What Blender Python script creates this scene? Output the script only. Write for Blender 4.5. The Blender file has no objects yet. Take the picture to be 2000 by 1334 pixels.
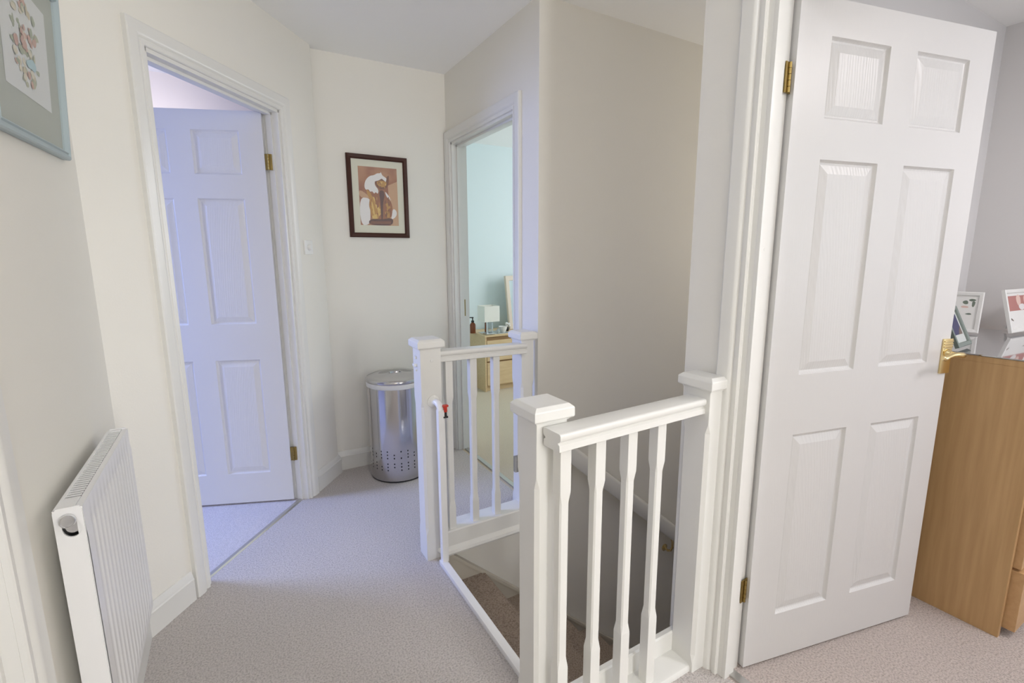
import bpy, bmesh, math, random
from mathutils import Vector, Matrix
random.seed(7)
S = bpy.context.scene
COL = S.collection
sin, cos, rad, pi = math.sin, math.cos, math.radians, math.pi

# ------------------------------------------------------------ camera
PSI, TH, ROLL, HC = rad(30.115), rad(9.842), rad(-0.25), 1.314
right = Vector((cos(PSI), -sin(PSI), 0))
fh = Vector((sin(PSI), cos(PSI), 0))
up3 = Vector((0, 0, 1))
fwd = fh * cos(TH) - up3 * sin(TH)
upv = fh * sin(TH) + up3 * cos(TH)
cx = right * cos(ROLL) + upv * sin(ROLL)
cyv = -right * sin(ROLL) + upv * cos(ROLL)
cam = bpy.data.cameras.new('camera')
cam.sensor_width = 36
cam.lens = 947.354 / 2000 * 36
cam.clip_start = 0.02
co = bpy.data.objects.new('camera', cam)
COL.objects.link(co)
m = Matrix.Identity(4)
for i in range(3):
    m[i][0], m[i][1], m[i][2] = cx[i], cyv[i], -fwd[i]
m[2][3] = HC
co.matrix_world = m
S.camera = co

# ------------------------------------------------------------ world, lights, exposure
w = bpy.data.worlds.new('world')
S.world = w
w.use_nodes = True
w.node_tree.nodes['Background'].inputs[0].default_value = (0.75, 0.85, 1.0, 1)
w.node_tree.nodes['Background'].inputs[1].default_value = 0.3
S.view_settings.view_transform = 'Standard'
S.view_settings.look = 'None'
S.view_settings.exposure = 0.0
S.view_settings.gamma = 1.0
S.view_settings.use_curve_mapping = False
S.cycles.diffuse_bounces = 8
S.cycles.max_bounces = 14

def area(name, loc, to, sx, sy, power, col, spread=180):

    d = bpy.data.lights.new(name, 'AREA')
    d.shape = 'RECTANGLE'
    d.size, d.size_y = sx, sy
    d.energy = power
    d.color = col
    d.spread = rad(spread)
    o = bpy.data.objects.new(name, d)
    COL.objects.link(o)
    o.location = loc
    o.rotation_euler = (Vector(to) - Vector(loc)).to_track_quat('-Z', 'Y').to_euler()
    return o

# daylight through the windows of three rooms, plus added fills with no seen source
area('window_light_lilac_room', (-1.75, 3.28, 1.65), (0.45, 2.2, 0.2), 0.6, 0.9, 29, (0.34, 0.46, 1.0), 120)
area('fill_light_lilac_room_back', (-1.45, 4.1, 1.5), (0.3, 1.7, 0.8), 0.9, 1.0, 9, (0.38, 0.52, 1.0))  # added blue fill for the left faces of the newels, no known window
area('fill_light_lilac_wall', (-0.35, 3.62, 2.15), (-0.5, 4.2, 1.9), 0.4, 0.4, 3.6, (1.0, 0.93, 0.96))  # added fill behind the door leaf to brighten the lilac wall
area('window_light_pale_blue_room', (4.1, 3.2, 1.5), (2.2, 4.2, 1.1), 1.5, 1.4, 38, (0.95, 0.95, 1.0))
area('fill_light_landing_end', (0.95, -3.1, 1.5), (0.3, 2.0, 2.2), 0.5, 1.6, 54, (0.985, 0.985, 1.0))  # added soft fill from behind the camera, no window built there
area('fill_light_landing_top', (0.35, 0.3, 2.36), (0.35, 0.3, 0), 0.4, 0.4, 3.5, (0.85, 0.88, 1.0))  # added overhead fill for the landing, no fitting seen
area('window_light_front_bedroom', (3.05, -1.3, 1.5), (0.0, 1.4, 1.2), 1.2, 1.3, 13, (0.72, 0.86, 1.0))
area('fill_light_front_bedroom', (2.3, -0.6, 2.3), (2.3, -0.6, 0), 0.5, 0.5, 21, (1.0, 0.95, 0.97))  # added overhead fill on the open door and bedroom carpet
area('fill_light_stairwell', (3.36, 1.5, 1.55), (1.4, 1.6, 1.7), 0.7, 0.9, 6, (1.0, 0.91, 0.74))  # added warm fill for the upper stair wall, no window in the end wall

# ------------------------------------------------------------ materials
MATS = {}
def mat(name, col, rough=0.5, metal=0.0, bump=None, spec=0.5, noise=None, trans=0, emit=None, coat=0, grain=None):
    if name in MATS:
        return MATS[name]
    mt = bpy.data.materials.new(name)
    mt.use_nodes = True
    nt = mt.node_tree
    b = nt.nodes['Principled BSDF']
    b.inputs['Base Color'].default_value = (*col, 1)
    b.inputs['Roughness'].default_value = rough
    b.inputs['Metallic'].default_value = metal
    b.inputs['Specular IOR Level'].default_value = spec
    b.inputs['Transmission Weight'].default_value = trans
    b.inputs['Coat Weight'].default_value = coat
    if emit:
        b.inputs['Emission Color'].default_value = (*emit[0], 1)
        b.inputs['Emission Strength'].default_value = emit[1]
    tc = nt.nodes.new('ShaderNodeTexCoord')
    if noise:       # (scale, second colour, detail, low, high, stretch)
        sc, c2, det, lo, hi, st = noise
        mp = nt.nodes.new('ShaderNodeMapping')
        mp.inputs['Scale'].default_value = st
        nt.links.new(tc.outputs['Object'], mp.inputs[0])
        n = nt.nodes.new('ShaderNodeTexNoise')
        n.inputs['Scale'].default_value = sc
        n.inputs['Detail'].default_value = det
        nt.links.new(mp.outputs[0], n.inputs['Vector'])
        r = nt.nodes.new('ShaderNodeValToRGB')
        r.color_ramp.elements[0].position = lo
        r.color_ramp.elements[1].position = hi
        r.color_ramp.elements[0].color = (*c2, 1)
        r.color_ramp.elements[1].color = (*col, 1)
        nt.links.new(n.outputs[0], r.inputs[0])
        nt.links.new(r.outputs[0], b.inputs['Base Color'])
    if bump:        # (scale, strength, distance, stretch)
        sc, st, ds, stv = bump
        mp = nt.nodes.new('ShaderNodeMapping')
        mp.inputs['Scale'].default_value = stv
        nt.links.new(tc.outputs['Object'], mp.inputs[0])
        n = nt.nodes.new('ShaderNodeTexNoise')
        n.inputs['Scale'].default_value = sc
        n.inputs['Detail'].default_value = 4
        nt.links.new(mp.outputs[0], n.inputs['Vector'])
        bp = nt.nodes.new('ShaderNodeBump')
        bp.inputs['Strength'].default_value = st
        bp.inputs['Distance'].default_value = ds
        nt.links.new(n.outputs[0], bp.inputs['Height'])
        nt.links.new(bp.outputs[0], b.inputs['Normal'])
    if grain:       # embossed cathedral wood grain: (strength, distance)
        mp = nt.nodes.new('ShaderNodeMapping')
        mp.inputs['Scale'].default_value = (1.0, 1.0, 0.16)
        nt.links.new(tc.outputs['Object'], mp.inputs[0])
        wv = nt.nodes.new('ShaderNodeTexWave')
        wv.wave_type = 'RINGS'
        wv.rings_direction = 'SPHERICAL'
        wv.inputs['Scale'].default_value = 34
        wv.inputs['Distortion'].default_value = 5.5
        wv.inputs['Detail'].default_value = 3
        wv.inputs['Detail Scale'].default_value = 1.2
        nt.links.new(mp.outputs[0], wv.inputs['Vector'])
        bp = nt.nodes.new('ShaderNodeBump')
        bp.inputs['Strength'].default_value = grain[0]
        bp.inputs['Distance'].default_value = grain[1]
        nt.links.new(wv.outputs[1], bp.inputs['Height'])
        nt.links.new(bp.outputs[0], b.inputs['Normal'])
    MATS[name] = mt
    return mt

U1 = (1, 1, 1)
CREAM = mat('cream_wall_paint', (0.80, 0.78, 0.72), 0.75, bump=(160, 0.12, 0.002, U1))
LILAC = mat('lilac_wall_paint', (0.82, 0.77, 0.72), 0.8, bump=(160, 0.1, 0.002, U1))
PBLUE = mat('pale_blue_wall_paint', (0.72, 0.82, 0.83), 0.8, bump=(160, 0.1, 0.002, U1))
PGREY = mat('pale_grey_wall_paint', (0.72, 0.71, 0.71), 0.8, bump=(160, 0.1, 0.002, U1))
CEIL = mat('ceiling_white_paint', (0.92, 0.92, 0.91), 0.85, bump=(90, 0.15, 0.003, U1))
GLOSS = mat('white_gloss_paint', (0.75, 0.745, 0.715), 0.28, bump=(14, 0.08, 0.004, (1, 1, 0.3)))
DOORW = mat('white_door_paint', (0.71, 0.705, 0.70), 0.38, bump=(30, 0.10, 0.002, (8, 8, 0.5)))
GRAINW = mat('embossed_white_door_paint', (0.71, 0.705, 0.70), 0.36, grain=(0.16, 0.002))
SATIN = mat('white_radiator_enamel', (0.82, 0.82, 0.82), 0.25)
BRASS = mat('polished_brass', (0.84, 0.68, 0.36), 0.22, 1.0)
ABRASS = mat('aged_brass', (0.36, 0.26, 0.09), 0.38, 1.0)
CHROME = mat('chrome', (0.72, 0.72, 0.73), 0.12, 1.0)
STEEL = mat('brushed_stainless_steel', (0.60, 0.59, 0.60), 0.13, 1.0, bump=(60, 0.05, 0.001, (1, 1, 30)))
BLACK = mat('black_plastic', (0.015, 0.015, 0.017), 0.4)
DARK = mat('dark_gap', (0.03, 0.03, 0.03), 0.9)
GREYP = mat('grey_plastic', (0.30, 0.31, 0.34), 0.5)
REDP = mat('red_plastic', (0.55, 0.04, 0.02), 0.3)
WPLAS = mat('white_plastic', (0.80, 0.80, 0.78), 0.35)

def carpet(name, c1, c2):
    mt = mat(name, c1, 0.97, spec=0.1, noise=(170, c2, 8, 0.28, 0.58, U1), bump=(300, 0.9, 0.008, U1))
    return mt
CARP_H = carpet('landing_carpet', (0.73, 0.68, 0.65), (0.45, 0.41, 0.39))
CARP_1 = carpet('lilac_room_carpet', (0.76, 0.72, 0.72), (0.60, 0.57, 0.57))
CARP_2 = carpet('pale_blue_room_carpet', (0.78, 0.68, 0.53), (0.66, 0.57, 0.44))
CARP_3 = carpet('front_bedroom_carpet', (0.76, 0.67, 0.625), (0.46, 0.39, 0.355))
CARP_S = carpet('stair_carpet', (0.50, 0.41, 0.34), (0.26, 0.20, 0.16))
OAK = mat('oak_veneer', (0.58, 0.37, 0.175), 0.42, noise=(9, (0.48, 0.295, 0.13), 6, 0.3, 0.7, (6, 6, 0.35)), bump=(40, 0.05, 0.001, (8, 8, 0.3)))
OAKL = mat('oak_veneer_front', (0.62, 0.40, 0.20), 0.42, noise=(9, (0.54, 0.33, 0.155), 6, 0.3, 0.7, (0.5, 6, 6)))
BIRCH = mat('birch_veneer', (0.74, 0.56, 0.33), 0.45, noise=(8, (0.66, 0.48, 0.27), 5, 0.3, 0.7, (1, 6, 6)))
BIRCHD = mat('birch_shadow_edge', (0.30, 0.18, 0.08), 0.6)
MIRG = mat('black_backed_glass', (0.55, 0.55, 0.56), 0.04, 0.85)
MIRR = mat('mirror_glass', (0.85, 0.88, 0.90), 0.02, 1.0)

# ------------------------------------------------------------ helpers
class MB:
    def __init__(self):
        self.v, self.f, self.mi = [], [], []
        self.M = None
        self.cur = 0
    def add(self, vs, fs):
        o = len(self.v)
        for p in vs:
            p = Vector(p)
            self.v.append(self.M @ p if self.M else p)
        for f in fs:
            self.f.append([i + o for i in f])
            self.mi.append(self.cur)
        return self
    def box(self, x0, x1, y0, y1, z0, z1):
        v = [(x0, y0, z0), (x1, y0, z0), (x1, y1, z0), (x0, y1, z0), (x0, y0, z1), (x1, y0, z1), (x1, y1, z1), (x0, y1, z1)]
        return self.add(v, [(3, 2, 1, 0), (4, 5, 6, 7), (0, 1, 5, 4), (1, 2, 6, 5), (2, 3, 7, 6), (3, 0, 4, 7)])
    def bbox(self, x0, x1, y0, y1, z0, z1, b=0.002):
        """box with chamfered edges"""
        bm = bmesh.new()
        bmesh.ops.create_cube(bm, size=1)
        for q in bm.verts:
            q.co = Vector(((x0 + x1) / 2 + q.co.x * (x1 - x0), (y0 + y1) / 2 + q.co.y * (y1 - y0), (z0 + z1) / 2 + q.co.z * (z1 - z0)))
        bmesh.ops.bevel(bm, geom=bm.edges[:], offset=b, segments=2, affect='EDGES', profile=0.7)
        self.bm(bm)
        return self
    def bm(self, bm):
        bm.verts.index_update()
        self.add([q.co.copy() for q in bm.verts], [[q.index for q in f.verts] for f in bm.faces])
        bm.free()
        return self
    def sweep(self, prof, path_pts, close=True, caps=True):
        """path_pts: list of functions/lists giving for every profile point a 3-D point"""
        n = len(prof)
        vs = []
        for ring in path_pts:
            vs += ring
        fs = []
        k = len(path_pts)
        for a in range(k - 1):
            for i in range(n if close else n - 1):
                j = (i + 1) % n
                fs.append((a * n + i, a * n + j, (a + 1) * n + j, (a + 1) * n + i))
        if caps:
            fs.append(tuple(range(n))[::-1])
            fs.append(tuple((k - 1) * n + i for i in range(n)))
        return self.add(vs, fs)
    def extrude(self, prof, p0, p1, ax, ay):
        """prism: 2-D profile in axes ax, ay swept from p0 to p1"""
        p0, p1, ax, ay = map(Vector, (p0, p1, ax, ay))
        return self.sweep(prof, [[p0 + ax * a + ay * b for a, b in prof], [p1 + ax * a + ay * b for a, b in prof]])
    def lathe(self, prof, c=(0, 0, 0), n=32, axis='z', capb=True, capt=True):
        vs, fs = [], []
        for r, z in prof:
            for i in range(n):
                a = 2 * pi * i / n
                p = (r * cos(a), r * sin(a), z)
                if axis == 'y': p = (p[0], -p[2], p[1])
                if axis == 'x': p = (p[2], p[0], p[1])
                vs.append(Vector(c) + Vector(p))
        k = len(prof)
        for a in range(k - 1):
            for i in range(n):
                j = (i + 1) % n
                fs.append((a * n + i, a * n + j, (a + 1) * n + j, (a + 1) * n + i))
        if capb: fs.append(tuple(range(n))[::-1])
        if capt: fs.append(tuple((k - 1) * n + i for i in range(n)))
        return self.add(vs, fs)
    def tube(self, pts, r, n=12):
        pts = [Vector(p) for p in pts]
        rs = r if isinstance(r, (list, tuple)) else [r] * len(pts)
        rings = []
        prev = None
        for i, p in enumerate(pts):
            t = (pts[min(i + 1, len(pts) - 1)] - pts[max(i - 1, 0)]).normalized()
            if prev is None:
                u = t.orthogonal().normalized()
            else:
                u = (prev - t * prev.dot(t)).normalized()
            prev = u
            q = t.cross(u)
            rings.append([p + (u * cos(2 * pi * k / n) + q * sin(2 * pi * k / n)) * rs[i] for k in range(n)])
        return self.sweep(list(range(n)), rings)
    def build(self, name, mt, parent=None, smooth=None, loc=None):
        me = bpy.data.meshes.new(name)
        vs = self.v
        if loc: vs = [q - Vector(loc) for q in vs]
        me.from_pydata([tuple(q) for q in vs], [], self.f)
        mts = mt if isinstance(mt, (list, tuple)) else [mt]
        for q in mts: me.materials.append(q)
        for i, p in enumerate(me.polygons): p.material_index = self.mi[i]
        bm = bmesh.new(); bm.from_mesh(me)
        bmesh.ops.recalc_face_normals(bm, faces=bm.faces[:])
        bm.to_mesh(me); bm.free()
        if smooth:
            me.shade_smooth()
            me.set_sharp_from_angle(angle=rad(smooth))
        me.update()
        o = bpy.data.objects.new(name, me)
        COL.objects.link(o)
        if loc: o.location = loc
        if parent: o.parent = parent
        return o

def tag(o, label, cat, group=None, kind=None):
    o['label'] = label
    o['category'] = cat
    if group: o['group'] = group
    if kind: o['kind'] = kind
    return o
def lab(o, label):
    o['label'] = label
    return o
def thing(name, label, cat, loc=(0, 0, 0), rotz=0.0, group=None, kind=None):
    o = bpy.data.objects.new(name, None)
    o.empty_display_size = 0.1
    COL.objects.link(o)
    o.location = loc
    o.rotation_euler = (0, 0, rotz)
    return tag(o, label, cat, group, kind)
def copy_tree(o, parent=None):
    c = o.copy()
    COL.objects.link(c)
    c.parent = parent
    for ch in list(o.children): copy_tree(ch, c)
    return c
def struct(name, mb, mt, label, cat, smooth=None):
    return tag(mb.build(name, mt, smooth=smooth), label, cat, kind='structure')

HCE = 2.439          # ceiling height
AZ1 = rad(39.03)     # the angled wall
P1 = Vector((-0.359, 1.943, 0))
D1 = Vector((sin(AZ1), cos(AZ1), 0))
N1 = Vector((-cos(AZ1), sin(AZ1), 0))      # into the lilac room
def frame_matrix(p, d, n):
    M = Matrix.Identity(4)
    for i in range(3):
        M[i][0], M[i][1], M[i][2] = d[i], n[i], (0, 0, 1)[i]
        M[i][3] = p[i]
    return M
M1 = frame_matrix(P1, D1, N1)

# ------------------------------------------------------------ structure: floors
# stair void: X 0.712..3.3, Y 0.965..1.952
f = MB()
f.box(-0.359, 0.712, -3.3, 3.04, -0.22, 0)
f.box(0.712, 1.252, -3.3, 0.965, -0.22, 0)
f.box(0.712, 1.30, 1.975, 3.04, -0.22, 0)
struct('floor', f, CARP_H, 'beige-grey cut pile carpet of the landing around the stair opening', 'carpet')
f = MB(); f.M = M1
f.box(-0.15, 1.40, 0.097, 0.75, -0.22, .002)
f.box(0.275, 1.03, 0.03, 0.097, -0.22, .002); f.M = None
f.box(-3, -0.9, 1.30, 4.25, -0.22, 0)
f.box(-0.9, -0.55, 2.30, 4.25, -0.22, -0.0005)
f.box(-0.55, 0.45, 3.40, 4.25, -0.22, -0.001)
f.box(-0.9, -0.47, 1.30, 2.30, -0.22, -0.001)
f.box(-0.55, -0.1, 2.9, 3.40, -0.22, -0.001)
struct('floor_lilac_room', f, CARP_1, 'pale carpet inside the lilac room beyond the open doorway', 'carpet')
f = MB(); f.box(1.30, 4.3, 2.0, 4.7, -.22, 0)
struct('floor_blue_room', f, CARP_2, 'cream carpet inside the pale blue bedroom', 'carpet')
f = MB(); f.box(1.252, 3.3, -2.5, 0.965, -.22, 0)
struct('floor_bedroom', f, CARP_3, 'pinkish beige carpet of the front bedroom on the right', 'carpet')
f = MB(); f.box(-3, -0.359, -3.3, 1.2, -.22, -0.0)
struct('floor_side_room', f, CARP_1, 'carpet of the side room behind the near left doorway', 'carpet')

# ceilings
f = MB(); f.box(-0.459, 3.4, -3.3, 3.131, HCE, HCE + .1)
struct('ceiling', f, CEIL, 'white painted ceiling over the landing and the stairs', 'ceiling')
f = MB(); f.box(-3, .45, 1.3, 4.25, HCE + .101, HCE + .2)
struct('ceiling_lilac_room', f, CEIL, 'white ceiling of the lilac room', 'ceiling')
f = MB(); f.box(1.378, 4.3, 3.131, 4.7, HCE, HCE + .1); f.box(3.4, 4.3, 2.05, 3.131, HCE, HCE + .1)
struct('ceiling_blue_room', f, CEIL, 'white ceiling of the pale blue bedroom', 'ceiling')
f = MB(); f.box(1.318, 3.3, -2.5, 0.975, 2.355, 2.435)
struct('ceiling_bedroom', f, CEIL, 'white ceiling of the front bedroom above the open door', 'ceiling')

# walls
f = MB()
f.box(-0.459, -0.359, 1.03, 1.96, 0, HCE)
f.box(-0.459, -0.359, 0.27, 1.03, 2.02, HCE)
f.box(-0.459, -0.359, -3.3, 0.27, 0, HCE)
struct('wall_left', f, CREAM, 'cream painted left wall carrying the radiator and the floral picture', 'wall')
f = MB(); f.M = M1
f.box(-0.08, 0.275, 0, 0.095, 0, 2.6)
f.box(0.275, 1.03, 0, 0.095, 2.03, 2.6)
f.box(1.03, 1.344, 0, 0.095, 0, 2.6)
struct('wall_left_angled', f, CREAM, 'cream angled wall around the doorway to the lilac room', 'wall')
f = MB(); f.box(0.39, 1.378, 3.031, 3.131, 0, HCE)
struct('wall_back', f, CREAM, 'cream back wall with the cat picture', 'wall')
Y2a, Y2b = 2.165, 2.965
f = MB()
f.box(1.278, 1.378, 1.952, Y2a, 0, HCE)
f.box(1.278, 1.378, Y2a, Y2b, 2.03, HCE)
f.box(1.278, 1.378, Y2b, 3.031, 0, HCE)
struct('wall_right', f, CREAM, 'cream wall around the doorway to the pale blue bedroom', 'wall')
f = MB(); f.box(1.378, 3.4, 1.952, 2.05, -2.7, HCE); f.box(0.70, 1.378, 1.952, 1.975, -2.7, -0.002)
f.box(0.60, 0.70, 0.9, 2.05, -2.7, -0.22)
struct('wall_stairwell', f, CREAM, 'tall beige wall of the stairwell with the sloping handrail', 'wall')
f = MB(); f.box(1.24, 1.318, -3.3, 0.055, 0, HCE); f.box(1.24, 1.318, 0.055, 0.845, 2.03, HCE)
f.box(1.24, 1.318, 0.845, 1.035, 0, HCE)
struct('wall_near_right', f, CREAM, 'narrow cream wall end between the stairwell and the front bedroom door', 'wall')
f = MB(); f.box(1.318, 3.4, 0.975, 1.035, -2.7, HCE); f.box(0.70, 1.318, 0.975, 1.035, -2.7, -0.24)
struct('wall_bedroom_back', f, PGREY, 'pale grey back wall of the front bedroom', 'wall')
f = MB(); f.box(3.215, 3.3, -2.5, 0.975, 0, 2.36)
struct('wall_bedroom_side', f, PGREY, 'pale grey side wall of the front bedroom behind the chest of drawers', 'wall')
f = MB(); f.box(1.24, 3.3, -2.6, -2.5, 0, 2.44); f.box(-3.0, 1.318, -3.4, -3.3, 0, 2.6)
struct('wall_front', f, PGREY, 'wall behind the camera', 'wall')
f = MB(); f.box(3.4, 3.5, 0.975, 2.05, -2.7, HCE)
struct('wall_stairwell_end', f, CREAM, 'end wall of the stairwell', 'wall')
f = MB(); f.box(1.278, 4.3, 4.6, 4.7, 0, HCE); f.box(4.2, 4.3, 2.05, 4.6, 0, HCE); f.box(1.278, 1.378, 3.131, 4.6, 0, HCE)
f.box(1.378, 4.2, 2.05, 2.10, 0, HCE)
struct('wall_blue_room', f, PBLUE, 'pale blue walls of the bedroom beyond the doorway', 'wall')
f = MB(); f.box(-3.1, .45, 4.2, 4.3, 0, 2.6); f.box(-3.1, -3.0, -3.3, 4.3, 0, 2.6); f.box(.45, .55, 3.131, 4.3, 0, 2.6)
f.box(-3.0, -0.459, 1.22, 1.30, 0, 2.6)
struct('wall_lilac_room', f, LILAC, 'lilac walls of the room beyond the left doorway', 'wall')
f = MB(); f.box(-3, -0.459, -3.3, 1.22, HCE, HCE + .1)
struct('ceiling_side_room', f, CEIL, 'ceiling of the side room behind the near left doorway', 'ceiling')

# ------------------------------------------------------------ trims
ARCH = [(0, 0), (0, .009), (.003, .012), (.014, .012), (.016, .009), (.020, .009), (.027, .0155), (.034, .018), (.064, .019), (.069, .0165), (.069, 0)]
def architrave(M, x0, x1, zt, parent, left=True, rightp=True, name='architrave', clip_r=None):
    """U-shaped moulding in local frame (x along wall, y depth: negative = out of the wall face)"""
    mb = MB(); mb.M = M
    r = []
    def P(u, h, k):
        ux = [x0 - u, x0 - u, x1 + u, x1 + u][k]
        if clip_r is not None: ux = min(ux, clip_r)
        uz = [0, zt + u, zt + u, 0][k]
        return (ux, -h, uz)
    rings = [[P(u, h, k) for u, h in ARCH] for k in range(4)]
    mb.sweep(ARCH, rings)
    return mb.build(name, GLOSS, parent, smooth=25)
def lining(M, x0, x1, zt, y0, y1, stop0, stop1, parent, t=0.022):
    mb = MB(); mb.M = M
    mb.bbox(x0 - .003, x0 + t, y0, y1, 0, zt, .001)
    mb.bbox(x1 - t, x1 + .003, y0, y1, 0, zt, .001)
    mb.bbox(x0 - .003, x1 + .003, y0, y1, zt - t, zt + .003, .001)
    fr = mb.build('door_frame', GLOSS, parent, smooth=30)
    mb = MB(); mb.M = M
    s = .012
    mb.bbox(x0 + t, x0 + t + s, stop0, stop1, 0, zt - t, .001)
    mb.bbox(x1 - t - s, x1 - t, stop0, stop1, 0, zt - t, .001)
    mb.bbox(x0 + t, x1 - t, stop0, stop1, zt - t - s, zt - t, .001)
    mb.build('door_stop', GLOSS, fr, smooth=30)
    return fr

SK = [(0, 0), (.015, 0), (.015, .082), (.0165, .088), (.013, .092), (.011, .104), (.006, .114), (.004, .120), (0, .120)]
def skirting(name, pts, label, caps=True, mt=None):
    """pts: list of (point, miter direction) on the wall face; profile goes out along the miter direction"""
    mb = MB()
    rings = [[Vector((p[0], p[1], 0)) + Vector((q[0], q[1], 0)) * a + Vector((0, 0, b)) for a, b in SK] for p, q in pts]
    mb.sweep(SK, rings)
    return tag(mb.build(name, mt or GLOSS, smooth=25), label, 'skirting board', kind='structure')
nin = -N1     # out of the angled wall into the landing
def w1p(s): return (P1.x + D1.x * s, P1.y + D1.y * s)
# left wall + angled wall up to door
bis = (Vector((1, 0, 0)) + nin); bis = bis / bis.dot(nin)
skirting('baseboard_left', [((-.359, 1.105), (1, 0)), ((P1.x, P1.y), (bis.x, bis.y)), (w1p(.205), (nin.x, nin.y))],
         'white skirting board below the radiator up to the left doorway')
e1 = w1p(1.344)
out = Vector((D1.x, D1.y, 0))
bis2 = nin + D1
skirting('baseboard_angled', [(w1p(1.098), (nin.x, nin.y)), (e1, (bis2.x, bis2.y)), ((e1[0] + N1.x * .05, e1[1] + N1.y * .05), (D1.x, D1.y))],
         'short white skirting board right of the left doorway')
skirting('baseboard_back', [((.46, 3.031), (0, -1)), ((1.278, 3.031), (0, -1))], 'white skirting board along the back wall behind the bin')
skirting('baseboard_blue_room', [((1.40, 4.6), (0, -1)), ((4.2, 4.6), (0, -1))], 'white skirting board in the pale blue bedroom')

# ------------------------------------------------------------ six panel doors
PO = [(0, 0), (.0035, .0055), (.0065, .0085), (.011, .0095), (.013, .0085), (.036, .0028)]   # (inset, depth)
def panel_mesh(wd, ht, th):
    mb = MB()
    for side in (0, 1):
        vs, fs = [], []
        for i, (a, d) in enumerate(PO):
            y = d if side == 0 else th - d
            vs += [(a, y, a), (wd - a, y, a), (wd - a, y, ht - a), (a, y, ht - a)]
        for k in range(len(PO) - 1):
            for i in range(4):
                j = (i + 1) % 4
                fs.append((k * 4 + i, k * 4 + j, (k + 1) * 4 + j, (k + 1) * 4 + i))
        k = len(PO) - 1
        fs.append((k * 4, k * 4 + 1, k * 4 + 2, k * 4 + 3))
        mb.add(vs, fs)
    return mb
def door_leaf(parent, W=.757, H=1.975, th=.035, xs=((.113, .331), (.437, .657)), zs=((.172, .782), (.968, 1.575), (1.681, 1.885)), z0=.008):
    """local: x from hinge edge to latch edge, y=0 the seen face, y=th the back"""
    mb = MB()
    X = sorted([0, W] + [a for p in xs for a in p])
    Z = sorted([z0, H] + [a for p in zs for a in p])
    for y in (0, th):
        for i in range(len(X) - 1):
            for j in range(len(Z) - 1):
                if i % 2 == 1 and j % 2 == 1: continue
                mb.add([(X[i], y, Z[j]), (X[i + 1], y, Z[j]), (X[i + 1], y, Z[j + 1]), (X[i], y, Z[j + 1])], [(0, 1, 2, 3)])
    mb.add([(0, 0, z0), (W, 0, z0), (W, th, z0), (0, th, z0), (0, 0, H), (W, 0, H), (W, th, H), (0, th, H)],
           [(0, 1, 2, 3), (4, 5, 6, 7), (0, 3, 7, 4), (1, 2, 6, 5)])
    lf = mb.build('leaf', DOORW, parent)
    for (a, b) in xs:
        for (c, d) in zs:
            p = panel_mesh(b - a, d - c, th).build('panel', GRAINW, lf)
            p.location = (a, 0, c)
            bmx = p.data
    return lf
def hinge(parent, M, z):
    mb = MB(); mb.M = M
    mb.bbox(-.016, .0, -.001, .0025, z, z + .075, .0006)
    mb.bbox(.0, .016, -.001, .0025, z, z + .075, .0006)
    for k in range(5):
        mb.lathe([(.0042, z + .015 * k + .0006), (.0042, z + .015 * k + .0144)], (0, -.003, 0), 10)
    return mb.build('hinge', ABRASS, parent, smooth=40)

# door 1: doorway to the lilac room
d1 = thing('door_1', 'white six-panel door standing ajar inside the lilac room, left doorway', 'door', kind='structure')
lining(M1, .275, 1.03, 2.03, -.001, .096, .03, .058, d1)
architrave(M1, .283, 1.022, 2.022, d1)
leaf_dir = Vector((-.475, .190, 0)).normalized()
leaf_n = Vector((-leaf_dir.y, leaf_dir.x, 0))     # away from viewer?
if leaf_n.y < 0: leaf_n = -leaf_n
ML = frame_matrix(Vector((.205, 2.745, 0)), leaf_dir, leaf_n)
pv = bpy.data.objects.new('door', None); COL.objects.link(pv)
bpy.data.objects.remove(pv)
lf1 = door_leaf(d1, W=.745, H=2.008, zs=((.178, .798), (.985, 1.602), (1.715, 1.918)), xs=((.108, .322), (.428, .642)), z0=.012)
lf1.matrix_local = ML
for z in (.235, 1.74):
    mb = MB()
    hb = hinge(d1, frame_matrix(Vector((.222, 2.742, 0)), Vector((.85, -.3, 0)).normalized(), Vector((.3, .95, 0)).normalized()), z)
# threshold strip
mb = MB(); mb.M = M1
mb.add([(.297, .028, 0), (1.008, .028, 0), (1.008, .056, 0), (.297, .056, 0), (.297, .034, .006), (1.008, .034, .006), (1.008, .050, .006), (.297, .050, .006)],
       [(0, 1, 2, 3), (4, 5, 6, 7), (0, 1, 5, 4), (1, 2, 6, 5), (2, 3, 7, 6), (3, 0, 4, 7)])
tag(mb.build('threshold_strip', mat('satin_aluminium', (.55, .54, .52), .35, .9)), 'thin metal carpet strip across the lilac room doorway', 'threshold strip')

# door 2: doorway to the pale blue bedroom
d2 = thing('door_2', 'white frame of the open doorway to the pale blue bedroom', 'door', kind='structure')
M2 = frame_matrix(Vector((1.278, Y2b, 0)), Vector((0, -1, 0)), Vector((1, 0, 0)))
lining(M2, 0, Y2b - Y2a, 2.03, -.001, .101, .03, .06, d2)
# far leg of the architrave is squeezed into the corner
mb = architrave(frame_matrix(Vector((1.278, 0, 0)), Vector((0, 1, 0)), Vector((1, 0, 0))), Y2a + .008, Y2b - .008, 2.022, d2, clip_r=3.03)
mb = MB(); mb.bbox(1.318, 1.350, Y2b - .0235, Y2b - .0215, .93, 1.04, .0005)
mb.box(1.328, 1.340, Y2b - .026, Y2b - .023, .965, 1.0)
lab(mb.build('strike_plate', ABRASS, d2), 'brass strike plate')
mb = MB(); mb.box(1.318, 1.345, Y2a, Y2b, 0, .007)
tag(mb.build('threshold_strip', MATS['satin_aluminium']), 'metal carpet strip across the pale blue bedroom doorway', 'threshold strip')

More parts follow.
